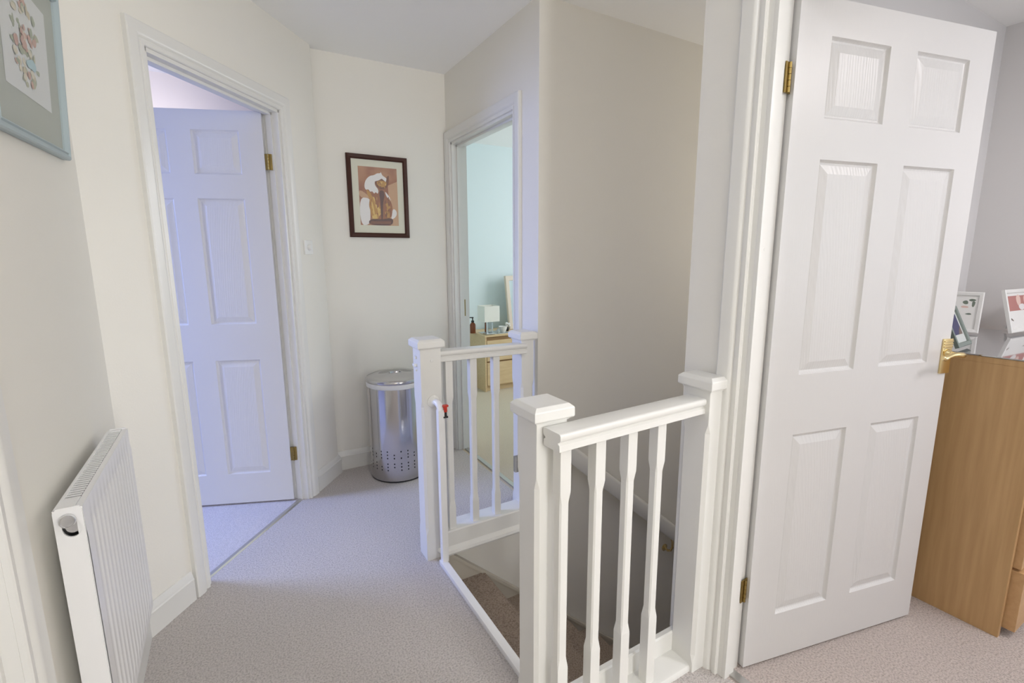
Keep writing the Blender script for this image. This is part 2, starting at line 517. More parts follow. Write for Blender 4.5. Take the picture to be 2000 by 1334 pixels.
# door 3: front bedroom, near right
d3 = thing('door_3', 'large white six-panel door with brass lever, open on the right', 'door', kind='structure')
M3 = frame_matrix(Vector((1.24, 0, 0)), Vector((0, 1, 0)), Vector((1, 0, 0)))
lining(M3, .055, .845, 2.03, -.001, .079, -.001, .042, d3)
architrave(M3, .047, .838, 2.022, d3)
az3 = rad(102.3)
dd = Vector((sin(az3), cos(az3), 0)); nn = Vector((-dd.y, dd.x, 0))
if nn.y < 0: nn = -nn
ML3 = frame_matrix(Vector((1.322, .806, 0)), dd, nn)
lf3 = door_leaf(d3)
lf3.matrix_local = ML3
for z in (.245, 1.735):
    hinge(d3, frame_matrix(Vector((1.309, .8165, 0)), Vector((1, .12, 0)).normalized(), Vector((-.12, 1, 0)).normalized()), z)
mb = MB(); mb.M = ML3
mb.bbox(.720, .764, -.006, 0, .925, 1.042, .002)
for k in range(3):
    mb.bbox(.722, .762, -.009, -.005, 1.031 - k * .009, 1.036 - k * .009, .001)
hp = lab(mb.build('handle_plate', BRASS, d3, smooth=40), 'polished brass backplate')
mb = MB(); mb.M = ML3
mb.lathe([(.013, .004), (.013, .010), (.009, .014), (.0075, .022), (.0075, .044)], (.742, 0, .994), 20, 'y')
pts = [(.742, -.036, .994), (.744, -.046, .995), (.738, -.052, .996), (.725, -.053, .998), (.708, -.052, 1.000), (.690, -.051, .998), (.672, -.051, .993), (.655, -.051, .990), (.648, -.050, .992)]
mb.tube(pts, [.008, .009, .0095, .009, .0075, .0065, .007, .0085, .006], 14)
lab(mb.build('handle_lever', BRASS, hp, smooth=60), 'curved polished brass lever')
mb = MB(); mb.lathe([(.0045, 0), (.0045, .0015)], (1.262, .812, 1.332), 14, 'y')
mb.build('screw_cap', GLOSS, d3)
mb = MB(); mb.box(1.262, 1.292, .08, .82, 0, .008)
tag(mb.build('threshold_strip', MATS['satin_aluminium']), 'metal carpet strip at the foot of the front bedroom door frame', 'threshold strip')

# door 4: closed door at the near left edge
d4 = thing('door_4', 'white door and moulded frame at the bottom left edge beside the radiator', 'door', kind='structure')
M4 = frame_matrix(Vector((-.359, 1.04, 0)), Vector((0, -1, 0)), Vector((-1, 0, 0)))
lining(M4, -.01, .77, 2.02, -.001, .099, .02, .04, d4)
architrave(frame_matrix(Vector((-.359, 0, 0)), Vector((0, 1, 0)), Vector((-1, 0, 0))), .278, 1.030, 2.012, d4)
lf4 = door_leaf(d4, W=.73)
lf4.matrix_local = frame_matrix(Vector((-.400, 1.024, 0)), Vector((0, -1, 0)), Vector((-1, 0, 0)))

# ------------------------------------------------------------ stairs
st = thing('staircase', 'carpeted stairs going down to the right beside the beige wall', 'staircase', (.712, 1.46, 0), kind='structure')
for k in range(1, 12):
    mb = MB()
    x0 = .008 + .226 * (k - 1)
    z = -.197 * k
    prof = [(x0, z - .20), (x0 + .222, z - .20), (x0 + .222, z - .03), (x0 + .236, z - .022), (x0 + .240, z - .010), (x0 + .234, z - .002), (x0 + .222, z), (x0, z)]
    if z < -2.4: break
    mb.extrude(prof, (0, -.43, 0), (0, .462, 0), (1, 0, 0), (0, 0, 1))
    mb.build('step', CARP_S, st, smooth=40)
mb = MB(); mb.box(-.0, .008, -.495, .49, -.25, -.004)
mb.build('riser', CARP_S, st)
def string_board(y0, y1, name):
    mb = MB()
    sl = .893
    a = [(.03, -.004), (2.6, -.004 - sl * 2.57), (2.6, -.004 - sl * 2.57 - .42), (.03, -.42)]
    mb.extrude(a, (0, y0, 0), (0, y1, 0), (1, 0, 0), (0, 0, 1))
    b = [(.03, -.004), (2.6, -.004 - sl * 2.57), (2.6, -.022 - sl * 2.57), (.03, -.022)]
    yy = (y0 - .006, y0) if y0 > 0 else (y1, y1 + .006)
    mb.extrude(b, (0, yy[0], 0), (0, yy[1], 0), (1, 0, 0), (0, 0, 1))
    return mb.build(name, mat('cream_string_paint', (.62, .58, .49), .5), st)
string_board(.462, .49, 'string_board')
string_board(-.46, -.43, 'string_board')

# balustrades --------------------------------------------------------------
def newel(parent, x0, x1, y0, y1, zt, zb=0, full=True, ch=(.18, .74), cy=None):
    """post with stop-chamfered edges"""
    mb = MB()
    secs = [(zb, .0012), (ch[0] - .03, .0012), (ch[0], .010), (ch[1], .010), (ch[1] + .03, .0012), (zt, .0012)]
    rings = []
    for z, c in secs:
        rings.append([(x0 + c, y0, z), (x1 - c, y0, z), (x1, y0 + c, z), (x1, y1 - c, z), (x1 - c, y1, z), (x0 + c, y1, z), (x0, y1 - c, z), (x0, y0 + c, z)])
    mb.sweep(list(range(8)), rings)
    return mb.build('newel_post', GLOSS, parent)
def cap(parent, x0, x1, y0, y1, z):
    mb = MB()
    def ring(e, zz): return [(x0 - e, y0 - e, zz), (x1 + e, y0 - e, zz), (x1 + e, y1 + e, zz), (x0 - e, y1 + e, zz)]
    rings = [ring(.003, z), ring(.004, z + .004), ring(.010, z + .006), ring(.013, z + .009), ring(.0135, z + .012), ring(.0135, z + .031), ring(.012, z + .034), ring(.003, z + .042), ring(.001, z + .0425)]
    mb.sweep(list(range(4)), rings)
    return mb.build('newel_cap', GLOSS, parent)
RAILP = [(.002, 0), (.0, -.004), (.0, -.014), (.004, -.019), (.0095, -.0215), (.0095, -.0245), (.004, -.028), (.003, -.043), (.006, -.045),
         (.064, -.045), (.067, -.043), (.066, -.028), (.0605, -.0245), (.0605, -.0215), (.066, -.019), (.070, -.014), (.070, -.004), (.068, 0), (.062, .0015), (.008, .0015)]
def baluster(parent, x, y, z0, z1, zc0, zc1, s=.0325, rot=0):
    mb = MB()
    rings = []
    h = s / 2
    for z, c, hh in [(z0, .0008, h), (zc0 - .028, .0008, h), (zc0, .0042, h - .0022), (zc1, .0042, h - .0022), (zc1 + .028, .0008, h), (z1, .0008, h)]:
        rings.append([(-hh + c, -hh, z), (hh - c, -hh, z), (hh, -hh + c, z), (hh, hh - c, z), (hh - c, hh, z), (-hh + c, hh, z), (-hh, hh - c, z), (-hh, -hh + c, z)])
    mb.sweep(list(range(8)), rings)
    o = mb.build('baluster', GLOSS, parent)
    o.location = (x, y, 0)
    return o

# near guard
ng = thing('balustrade', 'white stair balustrade nearest the camera with four chamfered balusters', 'balustrade', (.64, .905, 0))
ox, oy = .64, .905
B = (.617 - ox, .709 - ox, .946 - oy, 1.038 - oy)
nb = newel(ng, *B, .916, 0.0, ch=(.15, .74)); cap(nb, *B, .912)
C = (1.170 - ox, 1.241 - ox, .880 - oy, .974 - oy)
ncn = newel(ng, *C, .930, 0.0, ch=(.06, .80)); cap(ncn, C[0], C[1] - .018, C[2], C[3], .928)
mb = MB()
p0 = Vector((.636 - ox, .873 - oy, .9045)); p1 = Vector((1.171 - ox, .892 - oy, .9045))
dr = (p1 - p0).normalized(); pr = Vector((-dr.y, dr.x, 0))
mb.extrude(RAILP, p0, p1, pr, (0, 0, 1))
mb.build('handrail', GLOSS, ng, smooth=50)
mb = MB()
BR = [(0, 0), (0, .012), (.004, .019), (.012, .022), (.075, .022), (.075, .085), (.079, .090), (.094, .090), (.098, .085), (.098, -.24), (.085, -.24), (.085, 0)]
mb.extrude(BR, (.70 - ox, .882 - oy, 0), (1.24 - ox, .890 - oy, 0), (0, 1, 0), (0, 0, 1))
mb.build('base_rail', GLOSS, ng, smooth=30)
for k in range(4):
    xx = .668 + .1135 * k
    baluster(ng, xx - ox, .873 + (xx - .636) * .0355 + .035 - oy, .021, .861, .275, .715)

# far guard
fg = thing('balustrade', 'white stair balustrade on the far side of the stairs with three chamfered balusters', 'balustrade', (.69, 1.905, 0))
ox, oy = .69, 1.905
A = (.647 - ox, .737 - ox, 1.862 - oy, 1.952 - oy)
na = newel(fg, *A, .945, 0.0, ch=(.15, .70)); cap(na, *A, .942)
Dn = (1.163 - ox, 1.230 - ox, 1.915 - oy, 2.005 - oy)
nd = newel(fg, *Dn, .94, 0.0, ch=(.15, .70)); cap(nd, *Dn, .926)
mb = MB()
p0 = Vector((.735 - ox, 1.872 - oy, .926)); p1 = Vector((1.178 - ox, 1.888 - oy, .915))
dr = (p1 - p0).normalized(); pr = Vector((-dr.y, dr.x, 0)).normalized()
mb.extrude(RAILP, p0, p1, pr, (0, 0, 1))
mb.build('handrail', GLOSS, fg, smooth=50)
mb = MB()
BR2 = [(0, -.012), (-.012, -.006), (-.016, .004), (-.012, .016), (-.002, .024), (.004, .030), (.004, .098), (.008, .103), (.105, .103), (.109, .098), (.109, -.012)]
mb.extrude(BR2, (.735 - ox, 1.868 - oy, 0), (1.277 - ox, 1.868 - oy, 0), (0, 1, 0), (0, 0, 1))
mb.build('base_rail', GLOSS, fg, smooth=30)
for k in range(3):
    baluster(fg, .783 + .1175 * k - ox, 1.904 + .004 * k - oy, .1, .885, .235, .69)
# small hook-like bracket pieces and screw cap of the far newel
mb = MB()
mb.lathe([(.007, 0), (.007, .002), (.004, .0035)], (.696 - ox, 1.862 - oy, .894), 14, 'y')
mb.build('screw_cap', GLOSS, na, smooth=40)
mb = MB()
mb.bbox(.640 - ox, .648 - ox, 1.905 - oy, 1.925 - oy, .900, .912, .002)
mb.bbox(.634 - ox, .648 - ox, 1.905 - oy, 1.925 - oy, .868, .880, .003)
mb.bbox(.640 - ox, .648 - ox, 1.905 - oy, 1.925 - oy, .848, .856, .002)
mb.build('catch', WPLAS, na, smooth=40)

# stair gate frame
g = thing('stair_gate', 'white pressure-fit stair gate frame at the top of the stairs', 'stair gate', (.70, 1.80, 0))
ox, oy = .70, 1.80
mb = MB(); mb.bbox(.683 - ox, .713 - ox, 1.052 - oy, 1.815 - oy, 0, .022, .004)
mb.build('bottom_bar', SATIN, g, smooth=40)
mb = MB()
mb.bbox(.690 - ox, .718 - ox, 1.788 - oy, 1.816 - oy, .018, .700, .004)
mb.tube([(.704 - ox, 1.802 - oy, .695), (.704 - ox, 1.806 - oy, .712), (.702 - ox, 1.820 - oy, .722), (.700 - ox, 1.840 - oy, .724)], .0145, 14)
up_ = mb.build('upright', SATIN, g, smooth=40)
mb = MB()
mb.lathe([(.026, -.0615), (.026, -.056), (.021, -.052), (.014, -.044), (.010, -.03)], (.697 - ox, 1.80 - oy, .722), 24, 'y')
lab(mb.build('wall_cup', WPLAS, g, smooth=40), 'round white pressure cup')
mb = MB()
mb.lathe([(.011, -.0615), (.011, -.055), (.006, -.045), (.006, -.014)], (.704 - ox, 1.80 - oy, .035), 16, 'y')
mb.build('lower_cup', WPLAS, g, smooth=40)
mb = MB()
mb.bbox(.714 - ox, .728 - ox, 1.785 - oy, 1.800 - oy, .690, .716, .003)
mb.bbox(.710 - ox, .733 - ox, 1.783 - oy, 1.802 - oy, .712, .720, .002)
lab(mb.build('release_clip', REDP, up_, smooth=40), 'red plastic release clip')
mb = MB()
mb.bbox(.716 - ox, .726 - ox, 1.786 - oy, 1.799 - oy, .672, .690, .002)
mb.bbox(.711 - ox, .731 - ox, 1.784 - oy, 1.800 - oy, .666, .672, .002)
lab(mb.build('clip_foot', BLACK, up_, smooth=40), 'black plastic foot of the clip')
mb = MB(); mb.bbox(.611 - ox, .640 - ox, 1.0385 - oy, 1.050 - oy, .752, .796, .003)
lab(mb.build('latch_catch', GREYP, g, smooth=40), 'grey latch catch on the near newel post')

# wall handrail
hr = thing('wall_handrail', 'white moulded handrail sloping down the beige stairwell wall', 'handrail', (1.36, 1.952, .39))
mb = MB()
HP = [(-.032, -.030), (-.030, .022), (-.022, .034), (-.008, .040), (.008, .040), (.022, .034), (.028, .022), (.028, .004), (.018, -.006), (.018, -.016), (.026, -.022), (.026, -.038), (-.026, -.040)]
a0 = Vector((0, -.052, 0)); a1 = Vector((1.75, -.052, -.86 * 1.75))
mb.extrude(HP, a0, a1, (0, 1, 0), Vector((.65, 0, .76)) * 1.05)
mb.build('rail', GLOSS, hr, smooth=50)
for xb in (.06, .885):
    mb = MB()
    zz = -.86 * xb
    mb.lathe([(.022, 0), (.022, .004), (.012, .008)], (xb, 0, zz - .135), 20, 'y')
    mb.tube([(xb, -.004, zz - .135), (xb, -.030, zz - .142), (xb, -.052, zz - .128), (xb, -.064, zz - .100), (xb, -.062, zz - .068), (xb, -.052, zz - .045)], .007, 12)
    mb.build('bracket', BRASS, hr, smooth=50)

# ------------------------------------------------------------ radiator
rd = thing('radiator', 'white finned panel radiator with chrome valve on the left wall', 'radiator', (-.359, 1.48, 0))
oy = 1.48
y0, y1, z0, z1 = 1.178 - oy, 1.686 - oy, .281, .8445
xf, xb = .074, .029
mb = MB()
# pressed front panel: flat rim and vertical flutes
n = 14
ys = [y0, y0 + .036]
dp = [0, 0]
pit = (y1 - y0 - .064) / n
for i in range(n):
    a = y0 + .036 + pit * i
    ys += [a + pit * .18, a + pit * .42, a + pit * .58, a + pit * .82, a + pit]
    dp += [0.0, -.006, -.006, 0.0, 0.0]
ys.append(y1); dp.append(0)
rows = [(z0, 0), (z0 + .030, 0), (z0 + .045, 1), (z1 - .065, 1), (z1 - .048, 0), (z1 - .003, 0)]
vs = []
for z, k in rows:
    for yy, d in zip(ys, dp): vs.append((xf + d * k + (.0015 * k), yy, z))
nc = len(ys)
fs = [(r * nc + i, r * nc + i + 1, (r + 1) * nc + i + 1, (r + 1) * nc + i) for r in range(len(rows) - 1) for i in range(nc - 1)]
mb.add(vs, fs)
mb.box(xf - .012, xf - .0005, y0 + .001, y1 - .001, z0 + .001, z1 - .004)
mb.build('front_panel', SATIN, rd, smooth=30)
def side(y, t, notch):
    mb = MB()
    o = [(xb, z0), (xf - .001, z0), (xf - .001, z1 - .008), (xf - .006, z1), (xb + .006, z1), (xb, z1 - .008)]
    if notch:
        cyy, r = z1 - .043, .0150
        cxx = (xb + xf) / 2 + .003
        hole = [(cxx + r * cos(2 * pi * k / 24), cyy + r * 1.25 * sin(2 * pi * k / 24)) for k in range(24)]
        bm = bmesh.new()
        def loop(pts, yy):
            vv = [bm.verts.new((p[0], yy, p[1])) for p in pts]
            return vv, [bm.edges.new((vv[i], vv[(i + 1) % len(vv)])) for i in range(len(vv))]
        rings = []
        for yy in (y, y + t):
            vo, eo = loop(o, yy); vh, eh = loop(hole, yy)
            bmesh.ops.triangle_fill(bm, edges=eo + eh, use_beauty=True)
            rings.append((vo, vh))
        for q in (0, 1):
            L0, L1 = rings[0][q], rings[1][q]
            for i in range(len(L0)):
                j = (i + 1) % len(L0)
                bm.faces.new((L0[i], L0[j], L1[j], L1[i]))
        mb.bm(bm)
    else:
        mb.extrude(o, (0, y, 0), (0, y + t, 0), (1, 0, 0), (0, 0, 1))
    return mb.build('side_panel', SATIN, rd)
side(y0 - .002, .004, True); side(y1 - .002, .004, False)
mb = MB(); mb.box(xb, xb + .003, y0, y1, z0, z1 - .004)
mb.box(xb + .003, xf - .0125, y0 + .003, y0 + .045, z1 - .008, z1 - .0015); mb.box(xb + .003, xf - .0125, y1 - .02, y1 - .003, z1 - .008, z1 - .0015)
mb.box(xb + .003, xb + .008, y0 + .045, y1 - .02, z1 - .008, z1 - .0015)
mb.build('top_cover', SATIN, rd)
mb = MB()
yy = y0 + .047
while yy < y1 - .022:
    mb.box(xb + .008, xf - .0125, yy, yy + .0062, z1 - .0042, z1 - .0025)
    yy += .0125
gr = mb.build('grille_slats', SATIN, rd); gr['kind'] = 'stuff'
mb = MB(); mb.box(xb + .004, xf - .013, y0 + .03, y1 - .004, z1 - .05, z1 - .010)
lab(mb.build('convector', mat('grey_convector', (.12, .12, .12), .6), rd), 'grey inner fins below the grille')
mb = MB()
vx, vz = (xb + xf) / 2 - .001, z1 - .024
mb.lathe([(.0105, .0), (.0130, .003), (.0130, .009), (.0120, .0110), (.0105, .0110), (.0100, .0098)], (vx + .0005, y0 - .002, vz - .001), 28, 'y')
mb.lathe([(.0115, -.03), (.0115, .000)], (vx + .005, y0 + .0015, vz - .019), 24, 'y')
lab(mb.build('valve', CHROME, rd, smooth=40), 'chrome radiator valve')
for yb_ in (y0 + .12, y1 - .12):
    for zb_ in (z0 + .05, z1 - .12):
        mb = MB(); mb.box(.0, xb + .001, yb_, yb_ + .03, zb_, zb_ + .05)
        mb.build('wall_bracket', SATIN, rd)

# ------------------------------------------------------------ light switch
sw = thing('light_switch', 'white dimmer switch plate beside the left doorway', 'light switch', tuple(P1 + D1 * 1.183 + Vector((0, 0, 1.372))), pi / 2 - AZ1)
mb = MB(); mb.bbox(-.038, .038, -.009, 0, -.037, .037, .003); mb.build('plate', WPLAS, sw, smooth=40)
mb = MB(); mb.lathe([(.017, .008), (.017, .012), (.014, .022), (.012, .024)], (0, 0, 0), 28, 'y')
mb.build('dial', WPLAS, sw, smooth=40)

# ------------------------------------------------------------ pictures
def frame_mesh(W, H, prof):
    """moulding around a W x H rectangle lying in x,z with y=0 the wall side; prof: (inset, -y)"""
    mb = MB()
    rings = []
    for k, (sx, sz) in enumerate([(0, 0), (1, 0), (1, 1), (0, 1), (0, 0)]):
        ring = []
        for u, h in prof:
            ring.append(((u if sx == 0 else W - u), -h, (u if sz == 0 else H - u)))
        rings.append(ring)
    mb.sweep(prof, rings, caps=False)
    return mb
def smooth_outline(p, k=2):
    for _ in range(k):
        q = []
        for i in range(len(p)):
            a, b = p[i], p[(i + 1) % len(p)]
            q += [(a[0] * .75 + b[0] * .25, a[1] * .75 + b[1] * .25), (a[0] * .25 + b[0] * .75, a[1] * .25 + b[1] * .75)]
        p = q
    return p
def poly(mb, pts, y, mi):
    if len(pts) > 4: pts = smooth_outline(pts)
    mb.cur = mi
    mb.add([(a, y, b) for a, b in pts], [tuple(range(len(pts)))])
def blob(cx_, cz, rx, rz, n=12, jag=.15, rot=0):
    return [(cx_ + rx * (1 + random.uniform(-jag, jag)) * cos(t + rot) , cz + rz * (1 + random.uniform(-jag, jag)) * sin(t + rot)) for t in [2 * pi * k / n for k in range(n)]]

# cat picture on the back wall
PW, PH = .362, .476
cp = thing('picture_frame', 'dark brown framed picture of a cat sculpture on the back wall', 'picture', (.648, 3.031, 1.437))
frame_mesh(PW, PH, [(0, 0), (0, .016), (.004, .020), (.020, .018), (.027, .012), (.027, 0)]).build('frame', mat('dark_mahogany', (.05, .014, .007), .45, spec=.3), cp)
mb = MB(); mb.box(.02, PW - .02, -.006, -.001, .02, PH - .02)
mb.build('mount', mat('cream_mount_board', (.70, .69, .56), .8), cp)
def col(n, c): return mat(n, c, .6)
ART = [mat('print_russet_ground', (.30, .10, .045), .6, noise=(9, (.50, .26, .13), 4, .35, .65, (1, 1, 1))), col('print_white', (.80, .78, .76)), col('print_ochre', (.50, .26, .05)), col('print_brown', (.20, .07, .03)),
       col('print_amber', (.50, .27, .06)), col('print_dark_brown', (.10, .035, .025)), col('print_sand', (.56, .34, .19)), col('print_gold', (.70, .48, .14)), col('print_rust', (.33, .12, .045))]
mb = MB()
ax0, az0, aw, ah = .066, .072, .232, .338
def pp(pts): return [(ax0 + a * aw, az0 + (1 - b) * ah) for a, b in pts]
poly(mb, pp([(0, 0), (1, 0), (1, 1), (0, 1)]), -.0065, 0)
poly(mb, pp([(0, .38), (.25, .50), (.30, .52), (.30, .535), (0, .535)]), -.0068, 6)
poly(mb, pp([(.75, .3), (1, .22), (1, 1), (.78, 1)]), -.0068, 6)
poly(mb, pp([(0, .53), (.25, .53), (.26, .6), (.26, .9), (.20, 1), (0, 1)]), -.007, 1)
poly(mb, pp([(.84, .72), (.90, .70), (.96, .75), (.95, .82), (.86, .88), (.80, .88)]), -.007, 1)
poly(mb, pp([(.24, .88), (.82, .86), (.86, .92), (.80, 1), (.19, 1)]), -.0072, 5)
poly(mb, pp([(.26, .93), (.80, .92), (.78, .97), (.24, .98)]), -.0074, 3)
poly(mb, pp([(.26, .48), (.34, .44), (.50, .42), (.62, .42), (.72, .50), (.82, .58), (.85, .68), (.84, .76), (.80, .88), (.26, .90), (.27, .76), (.23, .66), (.26, .56)]), -.0076, 8)
poly(mb, pp([(.18, .38), (.27, .42), (.34, .52), (.42, .62), (.46, .74), (.50, .88), (.30, .90), (.27, .78), (.24, .66), (.27, .56), (.20, .47)]), -.0078, 2)
for q in [[(.27, .60), (.31, .56), (.36, .70), (.38, .84), (.32, .80)], [(.34, .50), (.38, .52), (.44, .66), (.42, .72)], [(.44, .70), (.52, .66), (.53, .80), (.48, .84)], [(.30, .84), (.42, .80), (.44, .88), (.31, .89)]]:
    poly(mb, pp(q), -.0080, 7)
for q in [[(.66, .62), (.74, .60), (.80, .68), (.72, .72)], [(.64, .76), (.78, .74), (.76, .86), (.66, .86)]]:
    poly(mb, pp(q), -.0080, 4)
poly(mb, pp([(.50, .40), (.62, .38), (.66, .46), (.60, .60), (.58, .90), (.53, .90), (.54, .60)]), -.0081, 5)
# white back and shoulder
poly(mb, pp([(.14, .36), (.15, .28), (.20, .21), (.30, .15), (.40, .14), (.48, .10), (.56, .10), (.58, .07), (.61, .13), (.68, .16), (.72, .20), (.66, .24), (.50, .22), (.40, .25), (.42, .32), (.50, .38), (.48, .46), (.42, .42), (.38, .46), (.34, .41), (.28, .43), (.24, .38), (.18, .40)]), -.0083, 1)
poly(mb, pp([(.66, .40), (.72, .44), (.82, .54), (.80, .56), (.70, .50)]), -.0083, 1)
# head
poly(mb, pp([(.40, .24), (.50, .23), (.60, .18), (.70, .20), (.74, .14), (.79, .12), (.78, .20), (.76, .30), (.68, .36), (.58, .38), (.50, .36), (.43, .30)]), -.0085, 3)
poly(mb, pp([(.44, .25), (.56, .22), (.66, .23), (.72, .24), (.70, .31), (.60, .34), (.50, .32)]), -.0087, 2)
poly(mb, pp([(.60, .19), (.66, .15), (.72, .18), (.70, .24)]), -.0088, 1)
poly(mb, pp([(.56, .25), (.61, .24), (.60, .27)]), -.0089, 7)
for k in range(46):
    a = random.uniform(.28, .80); b = random.uniform(.50, .86)
    if abs(a - .56) < .05: continue
    poly(mb, pp([(a + q[0], b + q[1]) for q in blob(0, 0, random.uniform(.008, .022), random.uniform(.02, .055), 7, .3)]), -.0090 - .00001 * k, random.choice([7, 2, 4, 4, 8, 8]) if a < .55 else random.choice([8, 3, 3, 2, 4]))
for k in range(12):
    a = random.uniform(.47, .70); b = random.uniform(.25, .34)
    poly(mb, pp([(a + q[0], b + q[1]) for q in blob(0, 0, .014, .016, 7, .3)]), -.0096 - .00001 * k, random.choice([7, 4, 3, 8, 2]))
mb.build('print', ART, cp)
mb = MB(); mb.box(.026, PW - .026, -.0125, -.0115, .026, PH - .026)
glassm = mat('picture_glass', (1, 1, 1), .05, spec=.3)
glassm.node_tree.nodes['Principled BSDF'].inputs['Alpha'].default_value = .05
mb.build('glass', glassm, cp)

# floral picture, leaning slightly forward off the left wall
FW, FH = .505, .405
fp = thing('picture_frame', 'grey-blue framed floral watercolour with sage mount on the left wall', 'picture', (-.358, 1.30, 1.560), pi / 2)
fp.rotation_euler = (rad(3.6), rad(-2.2), pi / 2)
FWM = mat('pale_grey_blue_frame', (.40, .48, .50), .45)
frame_mesh(FW, FH, [(0, 0), (0, .014), (.003, .018), (.009, .018), (.011, .014), (.014, .014), (.017, .017), (.021, .012), (.023, .010), (.023, 0)]).build('frame', [FWM], fp)
mb = MB(); mb.box(.018, FW - .018, -.006, -.001, .018, FH - .018)
mb.build('mount', mat('sage_mount_board', (.42, .45, .40), .8), fp)
FA = [col('watercolour_paper', (.66, .68, .67)), col('wash_green', (.36, .40, .30)), col('wash_rust', (.55, .36, .30)), col('wash_ochre', (.56, .50, .36)), col('wash_teal', (.42, .58, .62)), col('wash_moss', (.44, .45, .33)), col('wash_cream', (.64, .60, .48))]
mb = MB()
poly(mb, [(.10, .10), (.405, .10), (.405, .325), (.10, .325)], -.0065, 0)
fcx, fcz = .245, .205
for k in range(70):
    t = random.random() * 2 * pi
    r = random.random() ** .6
    x_ = fcx + r * .085 * cos(t); z_ = fcz + r * .072 * sin(t) + (.04 - abs(cos(t)) * .02) * r * (1 if sin(t) > 0 else -.3)
    c_ = random.choice([1, 1, 2, 3, 5, 5, 6, 2 if x_ > fcx - .02 else 1])
    poly(mb, blob(x_, z_, random.uniform(.006, .016), random.uniform(.005, .012), 7, .35), -.0068 - .00002 * k, c_)
poly(mb, blob(.275, .175, .028, .012, 12, .15), -.0083, 4)
poly(mb, blob(.25, .172, .016, .008, 12, .15), -.0084, 4)
for k in range(14):
    poly(mb, blob(.235 + random.uniform(-.03, .02), .215 + random.uniform(-.02, .03), .007, .006, 8, .2), -.0085 - .00002 * k, 2)
mb.build('print', FA, fp)
mb = MB(); mb.box(.022, FW - .022, -.0105, -.0095, .022, FH - .022)
mb.build('glass', glassm, fp)

# ------------------------------------------------------------ laundry bin
BX, BY = .822, 2.822
lb = thing('laundry_bin', 'tall round stainless steel laundry bin standing against the back wall', 'bin', (BX, BY, 0))
R, HB = .170, .600
mb = MB()
mb.lathe([(R - .004, .0), (R, .004), (R, .012)], n=64, capt=False)
lab(mb.build('base_ring', BLACK, lb, smooth=40), 'black plastic base ring')
# perforated body: rows of small holes cut as real openings through dark backed recesses
bm = bmesh.new()
NS = 160
zr = [.010, .050]
for grp in (.075, .150):
    for k in range(3):
        zr += [grp + k * .020, grp + k * .020 + .0085]
zr += [.23, HB - .03]
ringv = []
for z in zr:
    ringv.append([bm.verts.new((R * cos(2 * pi * i / NS), R * sin(2 * pi * i / NS), z)) for i in range(NS)])
for a in range(len(zr) - 1):
    hole_row = abs((zr[a + 1] - zr[a]) - .0085) < 1e-6
    for i in range(NS):
        j = (i + 1) % NS
        if hole_row and i % 6 == 0 and not (random.random() < .08): continue
        bm.faces.new((ringv[a][i], ringv[a][j], ringv[a + 1][j], ringv[a + 1][i]))
mb = MB(); mb.bm(bm)
body = mb.build('body', STEEL, lb, smooth=60)
mb = MB(); mb.lathe([(R - .006, .012), (R - .006, HB - .03)], n=48)
lab(mb.build('liner', mat('dark_liner', (.03, .03, .035), .8), lb, smooth=60), 'dark inner liner seen through the holes')
mb = MB(); mb.lathe([(R + .001, HB - .034), (R + .004, HB - .031), (R + .004, HB - .006), (R - .002, HB - .004)], n=64)
lab(mb.build('rim', WPLAS, lb, smooth=50), 'white plastic rim band')
# lid with oval opening
bm = bmesh.new()
def ringb(r, z, n_=64, ex=1.0, ey=1.0, c0=(0, 0)): return [bm.verts.new((c0[0] + r * ex * cos(2 * pi * i / n_), c0[1] + r * ey * sin(2 * pi * i / n_), z)) for i in range(n_)]
oc = (.012, .045)
rs = [ringb(R + .002, HB - .006), ringb(R + .006, HB - .002), ringb(R + .006, HB + .010), ringb(R + .001, HB + .017), ringb(R - .03, HB + .021),
      ringb(.050, HB + .022, ex=1.0, ey=.62, c0=oc), ringb(.046, HB + .026, ex=1, ey=.6, c0=oc), ringb(.040, HB + .022, ex=1, ey=.58, c0=oc), ringb(.040, HB - .02, ex=1, ey=.58, c0=oc)]
for a in range(len(rs) - 1):
    for i in range(64):
        j = (i + 1) % 64
        bm.faces.new((rs[a][i], rs[a][j], rs[a + 1][j], rs[a + 1][i]))
mb = MB(); mb.bm(bm)
mb.build('lid', STEEL, lb, smooth=50)
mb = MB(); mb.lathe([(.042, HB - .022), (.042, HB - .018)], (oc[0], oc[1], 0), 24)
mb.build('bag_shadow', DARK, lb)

# ------------------------------------------------------------ pale blue bedroom furniture
ch = thing('chest_of_drawers', 'pale birch low chest of drawers in the pale blue bedroom', 'chest of drawers', (2.105, 4.153, 0))
CWD, CDP, CHT = .80, .42, .566
mb = MB()
mb.bbox(0, .018, 0, CDP, 0, CHT - .018); mb.bbox(CWD - .018, CWD, 0, CDP, 0, CHT - .018)
mb.box(.018, CWD - .018, .01, CDP, .05, .068); mb.box(.018, CWD - .018, CDP - .006, CDP, .05, CHT - .02)
mb.box(.018, CWD - .018, .03, .04, 0, .055)
mb.build('carcass', BIRCH, ch)
mb = MB(); mb.bbox(-.003, CWD + .003, -.004, CDP, CHT - .018, CHT); mb.build('top', BIRCH, ch)
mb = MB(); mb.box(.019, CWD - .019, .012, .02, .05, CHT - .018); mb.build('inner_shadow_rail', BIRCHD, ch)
for z_ in (.062, .306):
    mb = MB(); mb.bbox(.022, CWD - .022, -.004, .014, z_, z_ + (.228 if z_ < .2 else .205))
    mb.build('drawer', BIRCH, ch)
mb = MB(); mb.box(.035, .30, .03, .22, CHT, CHT + .004)
tr = tag(mb.build('glass_tray', mat('pale_glass', (.75, .82, .82), .08, trans=.3)), 'thin glass mat on top of the birch chest of drawers', 'tray')
tr.location = (2.105, 4.153, 0)
